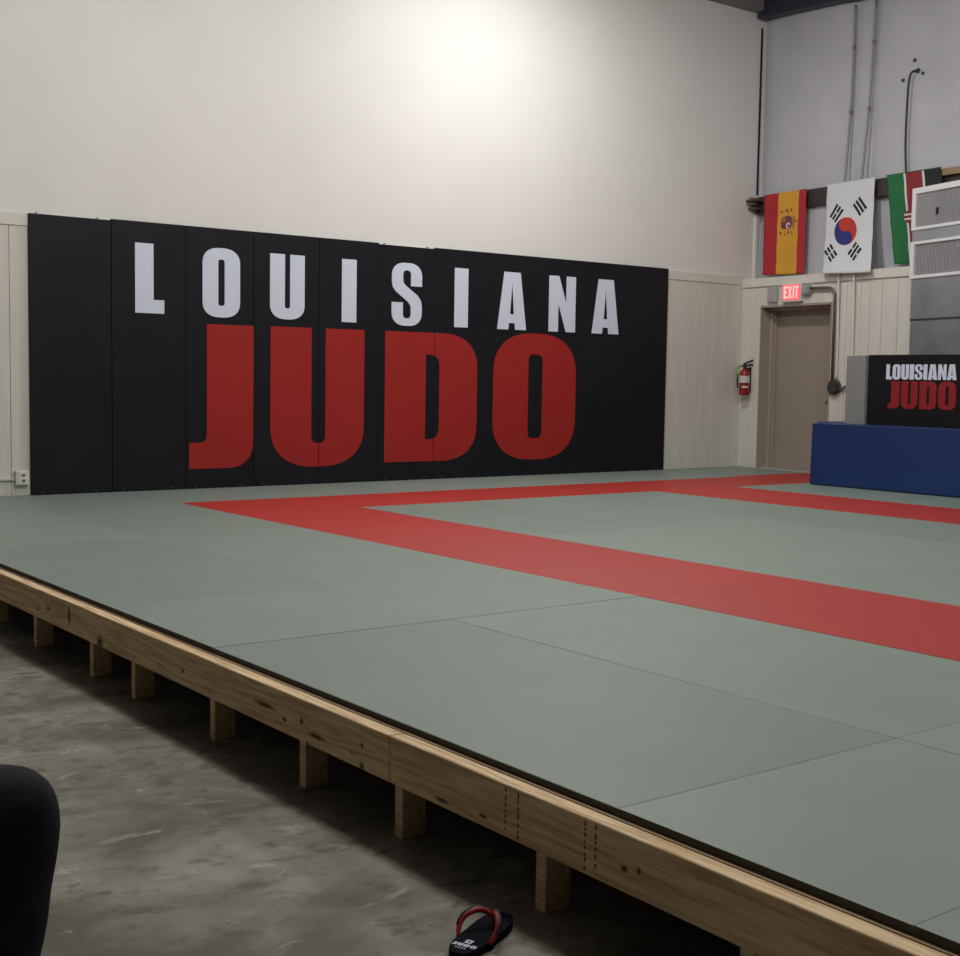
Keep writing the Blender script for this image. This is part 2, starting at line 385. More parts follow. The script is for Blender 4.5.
# door
d = struct(bpy.data.objects.new('door_1', None)); C.objects.link(d); d.location = RIGHT(.94, -.25, 0)
obj('door_leaf', B(RIGHT, DO0 + .055, DO1 - .055, -.30, -.25, .012, DOZ - .05, bev=.003), M['door'], d)
bm = bmesh.new()
for a, b in ((DO0, DO0 + .05), (DO1 - .05, DO1)): box(bm, RIGHT, a, b, -.33, -.16, 0, DOZ - .005, bev=.003)
box(bm, RIGHT, DO0 + .05, DO1 - .05, -.33, -.16, DOZ - .05, DOZ - .005, bev=.003)
for a, b in ((DO0 + .05, DO0 + .066), (DO1 - .066, DO1 - .05)): box(bm, RIGHT, a, b, -.25, -.20, 0, DOZ - .05, bev=.002)
obj('door_frame', bm, M['frame'], d)
bm = bmesh.new()
for a, b in ((DO0, DO0 + .012), (DO1 - .012, DO1)): box(bm, RIGHT, a, b, -.158, .004, 0, DOZ)
box(bm, RIGHT, DO0, DO1, -.158, .004, DOZ - .012, DOZ)
obj('door_lining', bm, M['frame'], d)
bm = bmesh.new()
k = RIGHT(1.36, -.25, .86)
for dd0, dd1, r in ((0, .012, .032), (.012, .045, .012), (.045, .085, .027)):
    tube(bm, [k + RIGHT.b * dd0, k + RIGHT.b * dd1], r, 16)
obj('door_knob', bm, M['dk_metal'], d, smooth=False)
obj('threshold', B(RIGHT, DO0, DO1, -.33, -.0, -.02, .010, bev=.003), M['plate'], d)

# dark steel rafter at the top of the door wall
bm = bmesh.new(); ang = -.065
vs = []
for (u, dz) in ((.02, 0), (9, -.60)):
    for (dd, z) in ((-.30, 5.70), (-.1, 5.70), (-.1, 6.1), (-.30, 6.1)): vs.append(bm.verts.new(RIGHT(u, dd, z + dz)))
for f in ((0, 1, 2, 3), (7, 6, 5, 4), (0, 4, 5, 1), (1, 5, 6, 2), (2, 6, 7, 3), (3, 7, 4, 0)): bm.faces.new([vs[i] for i in f])
bmesh.ops.recalc_face_normals(bm, faces=bm.faces[:])
tag(obj('steel_rafter', bm, M['steel_dark']), 'dark blue steel rafter across the top of the door wall', 'beam')

# dark girt behind the flags
g = thing('wall_girt', 'dark brown horizontal steel girt on the wall behind the flags', 'beam', RIGHT(0, UP, 3.26))
bm = bmesh.new(); box(bm, RIGHT, .0, 6, -.262, -.218, 3.262, 3.47, bev=.003); box(bm, RIGHT, .0, 6, -.218, -.204, 3.262, 3.275)
obj('girt_web', bm, M['girt'], g)
bm = bmesh.new()
box(bm, RIGHT, -.10, .13, -.20, -.02, 3.40, 3.425, bev=.003); box(bm, RIGHT, -.03, .12, -.20, -.06, 3.30, 3.32, bev=.003); box(bm, RIGHT, .02, .05, -.21, -.06, 3.30, 3.45, bev=.003)
tube(bm, [RIGHT(-.12, .0, 3.385), RIGHT(.10, -.10, 3.37)], .022, 10)
obj('girt_clip', bm, M['grey_metal'], g)

# ------------------------------------------------------------------ the lettered wall padding
SEAMS = (0, .735, 1.45, 2.15, 2.872, 3.575, 4.28, 4.973, 5.666, 6.359, 7.052, 7.7445)
NP, PH = 11, 2.457
sign = thing('wall_padding', 'long black padded wall sign with big white and red lettering above the mats', 'wall pad', (SIGN_X + 3.87, -.02, 0))
random.seed(3)
for i in range(NP):
    dt = random.uniform(-.003, .002) if i < 6 else 0
    bm = box(bmesh.new(), SIGN, SEAMS[i] + (.0012 if i < 6 else .0003), SEAMS[i + 1] - (.0012 if i < 5 else .0003), .014, PAD_T + dt, .004, PH - (.012 if i in (0, 5) else 0), bev=.006 if i < 5 else .0022, seg=3)
    p = obj('pad', bm, M['vinyl'], sign)
    for (uu, zz) in ((.07, PH - .004), (.61, PH - .004), (.10, .022), (.58, .022)):
        bm = bmesh.new()
        uu += SEAMS[i]
        box(bm, SIGN, uu - .008, uu + .008, .02, PAD_T + .004, zz - .004, zz + .004, bev=.0015, seg=1)
        obj('mounting_clip', bm, M['grey_metal'], p)
SF = lambda u, v, dd: SIGN(u, dd, v)
def sign_letter(ch, u0, u1, z0, z1, m, lab):
    bm = put(bmesh.new(), ch, u0, u1, z0, z1, SF, PAD_T - .006, PAD_T + .003)
    for i in range(1, NP):                                          # the print is cut at every pad joint
        s = SEAMS[i]
        if u0 < s < u1 and i < 7:
            for e in (-.0035, .0035):
                bmesh.ops.bisect_plane(bm, geom=bm.verts[:] + bm.edges[:] + bm.faces[:], plane_co=SIGN(s + e, 0, 0), plane_no=(1, 0, 0))
            cut = [f for f in bm.faces if abs((f.calc_center_median() - Vector((SIGN_X, 0, 0))).x - s) < .0034]
            bmesh.ops.delete(bm, geom=cut, context='FACES')
    o = obj('letter', bm, m, sign); o['label'] = lab
ZL0, ZL1 = 1.632, 2.264
for ch, a, b in (('L', .955, 1.235), ('O', 1.616, 2.003), ('U', 2.323, 2.705), ('I', 3.131, 3.304), ('S', 3.731, 4.109), ('I', 4.532, 4.714), ('A', 5.116, 5.527), ('N', 5.853, 6.253), ('A', 6.509, 6.936)):
    e = .010 if ch in 'OS' else 0
    sign_letter(ch, a, b, ZL0 - e, ZL1 + e, M['lwhite'], 'white letter ' + ch)
for ch, a, b, z0, z1 in (('J', 1.479, 2.147, .189, 1.556), ('U', 2.331, 3.404, .175, 1.560), ('D', 3.655, 4.852, .195, 1.561), ('O', 5.072, 6.278, .178, 1.600)):
    sign_letter(ch, a, b, z0, z1, M['lred'], 'huge red letter ' + ch)
bm = bmesh.new(); q = SIGN(5.36, PAD_T + .003, 1.28); tube(bm, [q, q + Vector((0, -.002, 0))], .012, 12); obj('puncture', bm, M['hole'], sign)

# ------------------------------------------------------------------ mats
GAP = .0009
WALLX = lambda y: math.tan(_p) * y - .012
def tatami(x0, x1, y0, y1, col, label, group):
    red = col == 'red'
    bm = box(bmesh.new(), WORLD, x0 + GAP, x1 - GAP, y0 + GAP, y1 - GAP, -.0215, random.uniform(-.0008, .0004), bev=(.0045 if y1 == Y6 else .0012), seg=2, mi=0)
    if x1 > -1:
        for v in bm.verts:
            if v.co.x > x1 - .05: v.co.x += min(0, WALLX(v.co.y) - x1)
    for f in bm.faces:
        if x0 == X0 and f.normal.x < -.7: f.material_index = 1
    cx, cy = (x0 + x1) / 2, (y0 + y1) / 2
    bmesh.ops.translate(bm, verts=bm.verts[:], vec=(-cx, -cy, 0))
    o = obj('tatami_mat', bm, [M['tat_red' if red else 'tat_grey'], M['tat_red'] if red else M['mat_side']])
    o.location = (cx, cy, 0)
    return tag(o, label, 'mat', group)
G, GR = 'grey green tatami mats', 'red tatami mats'
X0, X1, X2, X3, X4, X5, X6, X7 = -10.599, -9.44, -8.270, -7.122, -5.98, -4.84, -3.703, -2.539
Y1, Y2, Y3, Y4, Y5, Y6, Y7, Y8 = -1.259, -2.267, -3.36, -4.54, -5.68, -6.783, -6.815, -9.12
mats = [
 # strip along the lettered wall
 (-10.599, X2, Y1, -.02, 'grey', 'grey mat at the left end of the strip against the lettered wall, beside the outlet'),
 (X2, X4, Y1, -.02, 'grey', 'grey mat against the lettered wall below the red J and U'),
 (X4, X6, Y1, -.02, 'grey', 'grey mat against the lettered wall below the D and the big red O'),
 (X6, -1.40, Y1, -.02, 'grey', 'grey mat against the lettered wall below the blank right end of the sign'),
 (-1.40, -.02, -1.17, -.02, 'grey', 'small grey mat in the far room corner under the fire extinguisher'),
 # left field between red stripe and platform edge
 (X0, X1, Y3, Y1, 'grey', 'grey mat on the platform edge, farthest of the edge mats before the wall strip'),
 (X1, X2, Y3, Y1, 'grey', 'grey mat left of the sharp far corner of the red border'),
 (X0, X1, Y5, Y3, 'grey', 'grey mat on the platform edge, second from the wall strip'),
 (X1, X2, Y5, Y3, 'grey', 'pale grey mat outside the near red stripe, second from its far corner'),
 (X0, X2, Y6, Y5, 'grey', 'grey mat laid crosswise from the platform edge to the near red stripe'),
 (X0, X1, Y8, Y6, 'grey', 'grey mat on the platform edge just nearer than the crosswise mat'),
 (X1, X2, Y8, Y6, 'grey', 'grey mat with a dark seam on its left side, outside the near red stripe'),
 (X0, X1, -9.98, Y8, 'grey', 'short grey mat on the platform edge near the bottom right corner of the photo'),
 (X0, X1, -12.3, -9.98, 'grey', 'grey mat cut off by the bottom right corner of the photo'),
 (X1, X2, -11.5, Y8, 'grey', 'grey mat at the lower right edge of the photo, nearer than the seamed mat'),
 # near red stripe
 (X2, X3, Y4, Y2, 'red', 'red mat at the far end of the near stripe, touching the stripe along the sign'),
 (X2, X3, Y7, Y4, 'red', 'red mat in the middle of the near stripe'),
 (X2, X3, Y8, Y7, 'red', 'red mat at the near end of the near stripe, cut by the right photo edge'),
 # far red stripe along the sign
 (X2, X4, Y2, Y1, 'red', 'red mat at the left tip of the stripe along the sign'),
 (X4, X6, Y2, Y1, 'red', 'red mat in the middle of the stripe along the sign'),
 (X6, -1.40, Y2, Y1, 'red', 'red mat where the stripe along the sign crosses the far stripe'),
 (-1.40, -.02, Y2, -1.17, 'red', 'red mat in front of the taupe door'),
 # far red stripe towards the right edge
 (X6, X7, Y4, Y2, 'red', 'red mat running from the crossing past the blue barrier'),
 (X6, X7, Y7, Y4, 'red', 'red mat of the far stripe at the right photo edge'),
 # inner field
 (X3, X4, Y4, Y2, 'grey', 'grey mat in the far left corner inside the red border'),
 (X4, X5, Y4, Y2, 'grey', 'grey mat inside the red border along the sign stripe, middle of three'),
 (X5, X6, Y4, Y2, 'grey', 'grey mat inside the red border beside the far stripe, at the crossing'),
 (X3, X4, Y7, Y4, 'grey', 'darker grey mat inside the border along the middle of the near red stripe'),
 (X4, X5, Y7, Y4, 'grey', 'grey mat in the centre of the bordered field'),
 (X5, X6, Y7, Y4, 'grey', 'grey mat inside the border beside the far stripe at the right photo edge'),
 (X3, X4, Y8, Y7, 'grey', 'grey mat inside the border at the near end of the near red stripe'),
 (X4, X5, Y8, Y7, 'grey', 'sliver of a grey mat inside the border, nearest mat at the right photo edge'),
 # beyond the far red stripe
 (X7, -1.40, Y4, Y2, 'grey', 'grey mat between the far red stripe and the front of the blue barrier'),
 (-1.40, -.02, Y4, Y2, 'grey', 'grey mat under the left end of the blue barrier'),
 (X7, -1.40, Y7, Y4, 'grey', 'grey mat before the blue barrier at the right photo edge'),
]
random.seed(11)
for (x0, x1, y0, y1, col, lab) in mats: tatami(x0, x1, y0, y1, col, lab, GR if col == 'red' else G)

# ------------------------------------------------------------------ wooden platform
plat = thing('wooden_platform', 'raised timber platform of pine rim boards on short legs carrying the mats', 'platform', (-10.6, -6, FLOOR_Z))
obj('deck', slab(bmesh.new(), [[(-10.612, -13.5), (WALLX(-13.5) - .02, -13.5), (-.03, -.03), (-10.612, -.03)]], lambda u, v, dd: Vector((u, v, dd)), -.050, -.0222), M['ply'], plat)
bm = bmesh.new()
PX0, PX1, PZ1, PZ0 = -10.668, -10.614, -.0225, -.171
joints = [-.05, -5.46, -8.17, -13.6]
kn = [[(-5.05, -.10, .035, .014), (-4.90, -.125, .02, .012), (-5.35, -.09, .03, .06), (-4.2, -.11, .05, .012)],
      [(-7.35, -.10, .10, .013), (-7.62, -.10, .018, .014), (-7.5, -.12, .02, .012), (-7.66, -.17, .014, .014), (-7.72, -.13, .07, .012), (-8.01, -.16, .018, .02), (-8.01, -.09, .012, .012), (-7.95, -.13, .008, .008), (-5.75, -.15, .05, .035), (-6.65, -.11, .02, .012), (-6.6, -.17, .012, .01)],
      [(-8.16, -.10, .010, .010), (-8.45, -.15, .05, .009), (-8.65, -.14, .03, .008), (-9.22, -.11, .018, .012), (-9.27, -.10, .010, .014), (-8.08, -.14, .008, .008)]]
rims = []
for i in range(3):
    a, b = joints[i + 1], joints[i]
    bm = box(bmesh.new(), WORLD, PX0, PX1, a + .002, b - .002, PZ0, PZ1, bev=.006, seg=3)
    wm = wood_mat('pine rim board', *WOODC, knots=kn[i])
    rims.append(obj('rim_board', bm, wm, plat))
for y in (-8.805, -8.75, -9.115, -9.075):
    bm = bmesh.new(); random.seed(int(-y * 100)); z = PZ1 - .01
    while z > PZ0 + .02:
        h = random.uniform(.006, .016); box(bm, WORLD, PX0 - .0006, PX0 + .001, y - .003, y + .003, z - h, z); z -= h + random.uniform(.003, .012)
    obj('stamped_line', bm, M['mark'], rims[2])
leg_w = wood_mat('pine leg', srgb(190, 165, 128), srgb(225, 202, 165))
for y in (-.6, -1.5, -2.3, -3.2, -4.05, -4.80, -5.60, -6.10, -6.89, -7.60, -8.20, -8.885, -9.60, -10.4, -11.2):
    y += .030 * (y + 11.467) / 2.17
    obj('leg', B(WORLD, PX1 - .008, PX1 + .082, y - .0215, y + .0215, FLOOR_Z, -.051, bev=.003), leg_w, plat)
for x in (-8.5, -6.4, -4.2, -2.0):
    obj('sleeper', B(WORLD, x - .05, x + .05, -13.5, -.2, FLOOR_Z, -.051), M['ply'], plat)

# ------------------------------------------------------------------ fittings on the door wall
# exit sign
ex = thing('exit_sign', 'glowing red exit sign mounted above the taupe door', 'sign', RIGHT(.91, .03, 2.19))
obj('housing', B(RIGHT, .755, 1.085, 0, .055, 2.082, 2.312, bev=.008), M['plastic_w'], ex)
obj('lit_face', B(RIGHT, .785, 1.070, .052, .060, 2.108, 2.292, bev=.003), M['exit_face'], ex)
RF = lambda u, v, dd: RIGHT(u, dd, v)
for ch, a, b in (('E', .805, .865), ('X', .877, .94), ('I', .955, .978), ('T', .988, 1.05)):
    obj('letter', put(bmesh.new(), ch, a, b, 2.125, 2.275, RF, .058, .063), M['exit_letter'], ex)
tag(obj('blank_plate', B(RIGHT, .50, .66, 0, .045, 2.095, 2.275, bev=.006), M['plate']), 'small pale grey box on the wall left of the exit sign', 'box')
# grey conduit: fitting, bent pipe, round junction box
cd = thing('conduit', 'dark grey bent conduit running from the exit sign down to a round box', 'conduit', RIGHT(1.6, .03, 1.05))
bm = bmesh.new()
for (d0, d1, r) in ((.0, .05, .068), (.05, .075, .058), (.075, .09, .035)): tube(bm, [RIGHT(1.17, d0, 2.215), RIGHT(1.17, d1, 2.215)], r, 18)
for a in (40, 160, 280):
    q = RIGHT(1.17 + .045 * math.cos(math.radians(a)), .075, 2.215 + .045 * math.sin(math.radians(a))); tube(bm, [q, q + RIGHT.b * .012], .01, 8)
obj('round_fitting', bm, M['plate'], cd)
pts = [RIGHT(1.20, .045, 2.235), RIGHT(1.50, .045, 2.225)]
for k in range(0, 7):
    a = math.radians(90 - 15 * k); pts.append(RIGHT(1.52 + .10 * math.cos(a), .045, 2.125 + .10 * math.sin(a)))
pts += [RIGHT(1.622, .045, 1.1)]
obj('pipe', tube(bmesh.new(), pts, .017, 12), M['grey_metal'], cd, smooth=True)
bm = bmesh.new()
for (d0, d1, r) in ((0, .055, .088), (.055, .07, .074)): tube(bm, [RIGHT(1.645, d0, 1.05), RIGHT(1.645, d1, 1.05)], r, 20)
for a in range(20, 380, 90):
    q = RIGHT(1.645 + .055 * math.cos(math.radians(a)), .07, 1.05 + .055 * math.sin(math.radians(a))); tube(bm, [q, q + RIGHT.b * .008], .011, 8)
obj('junction_box', bm, M['dk_metal'], cd)
obj('side_pipe', tube(bmesh.new(), spline([RIGHT(1.71, .03, 1.03), RIGHT(1.76, .03, 1.022), RIGHT(1.80, .03, 1.05), RIGHT(1.86, .03, 1.07)]), .014, 10), M['grey_metal'], cd, smooth=True)
# two cream painted conduits coming down the whole wall
for (ua, ub, uc, zb, lab) in ((1.515, 1.49, 1.665, 1.14, 'pale conduit running down the wall past the white flag to the round junction box'), (1.825, 1.75, 1.90, 1.2, 'pale conduit right of the junction box, from ceiling to behind the grey pad')):
    pts = spline([RIGHT(ua, -.245, 5.55), RIGHT((ua + ub) / 2, -.245, 4.5), RIGHT(ub, -.2, 3.56), RIGHT(ub, -.187, 3.40), RIGHT(ub + .02, -.187, 2.9), RIGHT(uc - .09, -.187, 2.5), RIGHT(uc - .075, -.17, 2.424), RIGHT(uc - .02, -.04, 2.422), RIGHT(uc - .002, .034, 2.418), RIGHT(uc, .0385, 2.39), RIGHT(uc, .0385, 2.25), RIGHT(uc, .022, 1.6), RIGHT(uc, .020, zb)], 6)
    cu_ = thing('conduit', lab, 'conduit', RIGHT(uc, 0, 2.43))
    obj('upper_pipe', tube(bmesh.new(), pts[:31], .0155, 10), M['pipe_grey'], cu_, smooth=True)
    obj('lower_pipe', tube(bmesh.new(), pts[30:], .0155, 10), M['cap'], cu_, smooth=True)
    for zc in (4.9, 4.2):
        q = [p for p in pts if p.z >= zc][-1]
        obj('pipe_strap', tube(bmesh.new(), [q, q - Vector((0, 0, .05))], .021, 10), M['grey_metal'], cu_)
# cable high on the wall
cb = thing('cable', 'black cable hanging from a hole high on the insulated wall', 'cable', RIGHT(2.4, -.24, 4.6))
obj('cord', tube(bmesh.new(), spline([RIGHT(2.45, -.26, 4.615), RIGHT(2.405, -.215, 4.60), RIGHT(2.375, -.205, 4.50), RIGHT(2.362, -.205, 4.2), RIGHT(2.362, -.205, 3.8), RIGHT(2.385, -.206, 3.475)], 8), .0125, 10), M['blackp'], cb, smooth=True)
for (u, z, r) in ((2.237, 4.548, .022), (2.396, 4.74, .022), (2.515, 4.574, .02), (2.45, 4.615, .028)):
    wd = UP + billow(u, z); obj('grommet', tube(bmesh.new(), [RIGHT(u, wd - .02, z), RIGHT(u, wd + .012, z)], r, 12), M['dk_metal'], cb)

# fire extinguisher
ec = RIGHT(.19, .088, 0)
fx = thing('fire_extinguisher', 'red fire extinguisher with white label hanging in the corner left of the door', 'fire extinguisher', ec + Vector((0, 0, .93)))
obj('cylinder', lathe(bmesh.new(), ec, [(.048, .925), (.060, .930), (.066, .945), (.067, 1.19), (.062, 1.215), (.048, 1.24), (.03, 1.258), (.022, 1.265)], 28), M['ext_red'], fx, smooth=True)
bm = lathe(bmesh.new(), ec, [(.0677, 1.085), (.0677, 1.175)], 28); bmesh.ops.delete(bm, geom=[f for f in bm.faces if len(f.verts) > 4], context='FACES_ONLY')
obj('paper_label', bm, M['label'], fx, smooth=True)
bm = lathe(bmesh.new(), ec, [(.0676, 1.02), (.0676, 1.045)], 28); bmesh.ops.delete(bm, geom=[f for f in bm.faces if len(f.verts) > 4 or (f.calc_center_median() - ec).dot(Vector((-.6, -.8, 0))) < .055], context='FACES_ONLY')
obj('badge', bm, M['label'], fx)
bm = lathe(bmesh.new(), ec, [(.024, 1.262), (.024, 1.30), (.018, 1.31)], 16)
a = Vector((.80, -.60, 0))
for z0, z1, w in ((1.30, 1.315, .012), (1.318, 1.375, .012)):
    p0, p1 = ec - a * .02 + Vector((0, 0, z0)), ec + a * .105 + Vector((0, 0, z1)); tube(bm, [p0, (p0 + p1) / 2 + Vector((0, 0, .004)), p1], [w, w, w * .9], 10)
obj('valve_handle', bm, M['blackp'], fx, smooth=True)
obj('hose', tube(bmesh.new(), spline([ec + Vector((0, 0, 1.30)), ec - a * .06 + Vector((0, 0, 1.29)), ec - a * .088 + Vector((0, 0, 1.22)), ec - a * .090 + Vector((0, 0, 1.1)), ec - a * .085 + Vector((0, 0, 1.02))], 6), .010, 10), M['blackp'], fx, smooth=True)
bm = bmesh.new(); b3 = Vector((-.6, -.8, 0))
slab(bm, [[(-.115, 1.18), (-.078, 1.21), (-.06, 1.30), (-.10, 1.31), (-.13, 1.24)]], lambda u, v, dd: ec + a * u + b3 * dd + Vector((0, 0, v)), .02, .023)
obj('inspection_tag', bm, M['green_tag'], fx)
obj('wall_bracket', B(RIGHT, .16, .22, 0, .025, .96, 1.28), M['blackp'], fx)

# outlet at the left end of the sign with surface raceway
ot = thing('outlet', 'white surface outlet box on the panelling at the left end of the lettered padding', 'outlet', BACK(-9.19, .03, .16))
obj('outlet_box', B(BACK, -9.262, -9.150, .012, .058, .095, .218, bev=.005), M['plastic_w'], ot)
obj('face_plate', B(BACK, -9.240, -9.150, .057, .062, .100, .213, bev=.002), M['cap'], ot)
for z in (.130, .180):
    obj('socket', slab(bmesh.new(), [[(-9.210, z - .012), (-9.182, z - .012), (-9.182, z + .012), (-9.210, z + .012)]], lambda u, v, dd: BACK(u, dd, v), .0615, .0628), M['grey_metal'], ot)
obj('raceway', B(BACK, -12.5, -9.262, .012, .034, .135, .160, bev=.003), M['plastic_w'], ot)
# ------------------------------------------------------------------ flags
def flag(name, label, u0, u1, z0, z1, bands, seed, skew=0.0, shift=.045, lean=0.0):
    f = thing(name, label, 'flag', RIGHT((u0 + u1) / 2, -.19, z0), 'national flags hung on the girt')
    def P(u, z, dd=0):
        t = (z1 - z) / (z1 - z0)
        w = .010 * math.sin(u * 17 + seed + t * 1.5) * (.25 + t) + .008 * math.sin(u * 8 + 2 * seed) * t + .004 * math.sin(z * 21 + seed)
        tw = .010 * math.sin(9 * u + seed) * t
        return RIGHT(u + shift + skew * t + tw * .5 + lean * .8 * t * t, -.150 + w * .8 + dd + lean * t * t, z + .010 * math.sin(u * 5 + seed) * t)
    bm = bmesh.new(); us = [u0]; mi = []
    for k, (b, m) in enumerate(bands):
        n = max(1, int((b - us[-1]) / .025)); s = us[-1]
        for q in range(1, n + 1): us.append(s + (b - s) * q / n); mi.append(k)
    nz = 36; rows = [[bm.verts.new(P(u, z0 + (z1 - z0) * j / nz)) for u in us] for j in range(nz + 1)]
    for j in range(nz):
        for i in range(len(us) - 1):
            fc = bm.faces.new((rows[j][i], rows[j + 1][i], rows[j + 1][i + 1], rows[j][i + 1])); fc.material_index = mi[i]
    bmesh.ops.recalc_face_normals(bm, faces=bm.faces[:])
    o = obj('cloth', bm, [m for b, m in bands], f, smooth=True)
    sm = o.modifiers.new('thickness', 'SOLIDIFY'); sm.thickness = .003; sm.offset = 0
    bm = bmesh.new(); tube(bm, [P(u, z1, .0) for u in us], .006, 8)
    obj('hem', bm, bands[0][1] if name != 'kenyan_flag' else M['k_green'], f, smooth=True) if name != 'spanish_flag' else None
    return f, P
fs, P = flag('spanish_flag', 'red and amber striped flag with a small crest, nearest the room corner', .155, .875, 2.447, 3.47, [(.405, M['sp_red']), (.755, M['sp_yel']), (.875, M['sp_red'])], .4)
def fprint(loops_list, P, d0, d1):
    bm = bmesh.new()
    for lp in loops_list: slab(bm, [lp], lambda u, v, dd: Vector((u, v, dd)), d0, d1)
    for _ in range(4):
        es = [e for e in bm.edges if e.calc_length() > .035]
        if not es: break
        bmesh.ops.subdivide_edges(bm, edges=es, cuts=1); bmesh.ops.triangulate(bm, faces=bm.faces[:])
    for v in bm.verts: v.co = P(v.co.x, v.co.y, v.co.z)
    bmesh.ops.recalc_face_normals(bm, faces=bm.faces[:])
    return bm
def disc(cx, cz, rx, rz, n=20): return [(cx + rx * math.cos(2 * PI * k / n), cz + rz * math.sin(2 * PI * k / n)) for k in range(n)]
cu, cz = .560, 3.085
obj('crest', fprint([rrect(cu - .09, cz - .075, cu + .085, cz + .085, (.05, .04), (.05, .04), (.07, .06), (.07, .06))], P, .001, .004), M['crest'], fs)
obj('crest_gold', fprint([disc(cu + .115, cz + .005, .024, .085)], P, .001, .004), M['crest_o'], fs)
obj('crest_gold', fprint([disc(cu - .045, cz + .04, .028, .035)], P, .003, .006), M['crest_o'], fs)
obj('crest_white', fprint([disc(cu + .025, cz - .035, .036, .038)], P, .003, .006), M['nylon_w'], fs)
obj('crest_shield', fprint([disc(cu + .035, cz - .042, .020, .022)], P, .005, .008), M['crest'], fs)
for (du, dz, m) in ((-.09, .14, 'crest'), (-.01, .155, 'crest'), (.012, .135, 'crest_o'), (.07, .155, 'crest'), (-.10, -.125, 'crest'), (-.03, -.14, 'crest_o'), (.02, -.12, 'crest'), (.09, -.125, 'crest'), (.16, .015, 'crest')):
    obj('crest_detail', fprint([disc(cu + du, cz + dz, .014, .018, 8)], P, .001, .004), M[m], fs)

fk, P = flag('korean_flag', 'white flag with red and blue circle and black bars, hanging above the conduits', 1.205, 1.935, 2.375, 3.475, [(1.935, M['nylon_w'])], 1.7, shift=.05, lean=.26)
cu, cz, R = 1.530, 2.885, .168
def taeguk(side):
    # flag hung on its side: red right, blue left, S-shaped divide
    pts = []
    n = 24
    a0 = 100
    if side == 'red':
        for k in range(n + 1): a = math.radians(a0 - 180 * k / n); pts.append((cu + R * math.cos(a), cz + R * math.sin(a)))
    else:
        for k in range(n + 1): a = math.radians(a0 + 180 * k / n); pts.append((cu + R * math.cos(a), cz + R * math.sin(a)))
    d = Vector((math.cos(math.radians(a0)), math.sin(math.radians(a0))))
    # S from bottom back to the top: lower half bulges one way, upper the other
    ang = a0 + 180
    seq = []
    for k in range(1, n): a = math.radians(ang + 180 * k / n); seq.append((cu - d.x * R / 2 + R / 2 * math.cos(a), cz - d.y * R / 2 + R / 2 * math.sin(a)))
    for k in range(0, n): a = math.radians(ang - 180 * k / n); seq.append((cu + d.x * R / 2 + R / 2 * math.cos(a), cz + d.y * R / 2 + R / 2 * math.sin(a)))
    return pts + seq
sd = lambda side: fprint([taeguk(side)], P, .001, .0045)
obj('red_half', sd('red'), M['t_red'], fk); obj('blue_half', sd('blue'), M['t_blue'], fk)
# four trigrams: (centre, long-axis angle, which bars are broken)
for (tu, tz, ang, broken) in ((1.375, 3.115, 52, (0, 1, 0)), (1.730, 3.165, -50, (0, 0, 0)), (1.325, 2.63, -50, (1, 1, 1)), (1.690, 2.635, 48, (1, 0, 1))):
    qs = []; a = math.radians(ang); ax = (math.cos(a), math.sin(a)); nx = (-math.sin(a), math.cos(a))
    for k in (-1, 0, 1):
        segs = ((-.092, -.011), (.011, .092)) if broken[k + 1] else ((-.092, .092),)
        for (s0, s1) in segs:
            q = [(tu + ax[0] * s + nx[0] * (k * .054 + w), tz + ax[1] * s + nx[1] * (k * .054 + w)) for s, w in ((s0, -.016), (s1, -.016), (s1, .016), (s0, .016))]
            qs.append(q)
    obj('trigram', fprint(qs, P, .001, .0045), M['ink'], fk)

fn, P = flag('kenyan_flag', 'green, red and black striped flag partly hidden behind the metal air unit', 2.135, 2.88, 2.447, 3.475, [(2.365, M['k_green']), (2.395, M['nylon_w']), (2.62, M['k_red']), (2.65, M['nylon_w']), (2.88, M['k_black'])], 3.1, skew=.15, shift=.028)
obj('shield', fprint([disc(2.455, 2.975, .125, .085, 24)], P, .001, .004), M['k_red'], fn)
for dz in (-.025, .025): obj('spear', fprint([[(2.335, 2.975 + dz - .010), (2.50, 2.975 + dz - .010), (2.50, 2.975 + dz + .010), (2.335, 2.975 + dz + .010)]], P, .003, .006), M['nylon_w'], fn)
tag(obj('wood_block', B(RIGHT, 2.90, 3.6, -.204, -.165, 3.385, 3.46, bev=.003), M['ply']), 'short brown board on the girt right of the green, red and black flag', 'board')

# ------------------------------------------------------------------ metal air unit on the right
_a = math.radians(15)
AC = Fr((-.25, -2.45, 0), (-math.sin(_a), -math.cos(_a), 0), (-math.cos(_a), math.sin(_a), 0))
ac = thing('air_handler', 'galvanised metal air unit with two white framed grilles beside the door wall', 'air conditioner', AC(.8, -.1, 0))
ux0, ux1 = .318, 1.60
def wedge(bm, z0, z1, front, a=ux0, b=ux1):
    f0, f1 = AC(a, front, 0), AC(b, front, 0)
    toback = lambda p: p - RIGHT.b * max(.02, ((p).dot(RIGHT.b)) - .03)
    b0, b1 = toback(f0), toback(f1)
    slab(bm, [[(f0.x, f0.y), (f1.x, f1.y), (b1.x, b1.y), (b0.x, b0.y)]], lambda u, v, dd: Vector((u, v, dd)), z0, z1)
    return bm
obj('cabinet', wedge(bmesh.new(), .012, 1.80, 0), M['galv'], ac)
obj('upper_cabinet', wedge(bmesh.new(), 1.812, 2.25, .006), M['galv'], ac)
obj('core', wedge(bmesh.new(), 1.79, 3.18, -.018, ux0 + .02), M['galv'], ac)
obj('seam_strip', B(AC, ux0, ux1, -.01, .012, 1.797, 1.815, bev=.002), M['dk_metal'], ac)
obj('middle_band', B(AC, ux0 - .01, ux1, -.02, .012, 2.655, 2.775, bev=.004), M['galv'], ac)
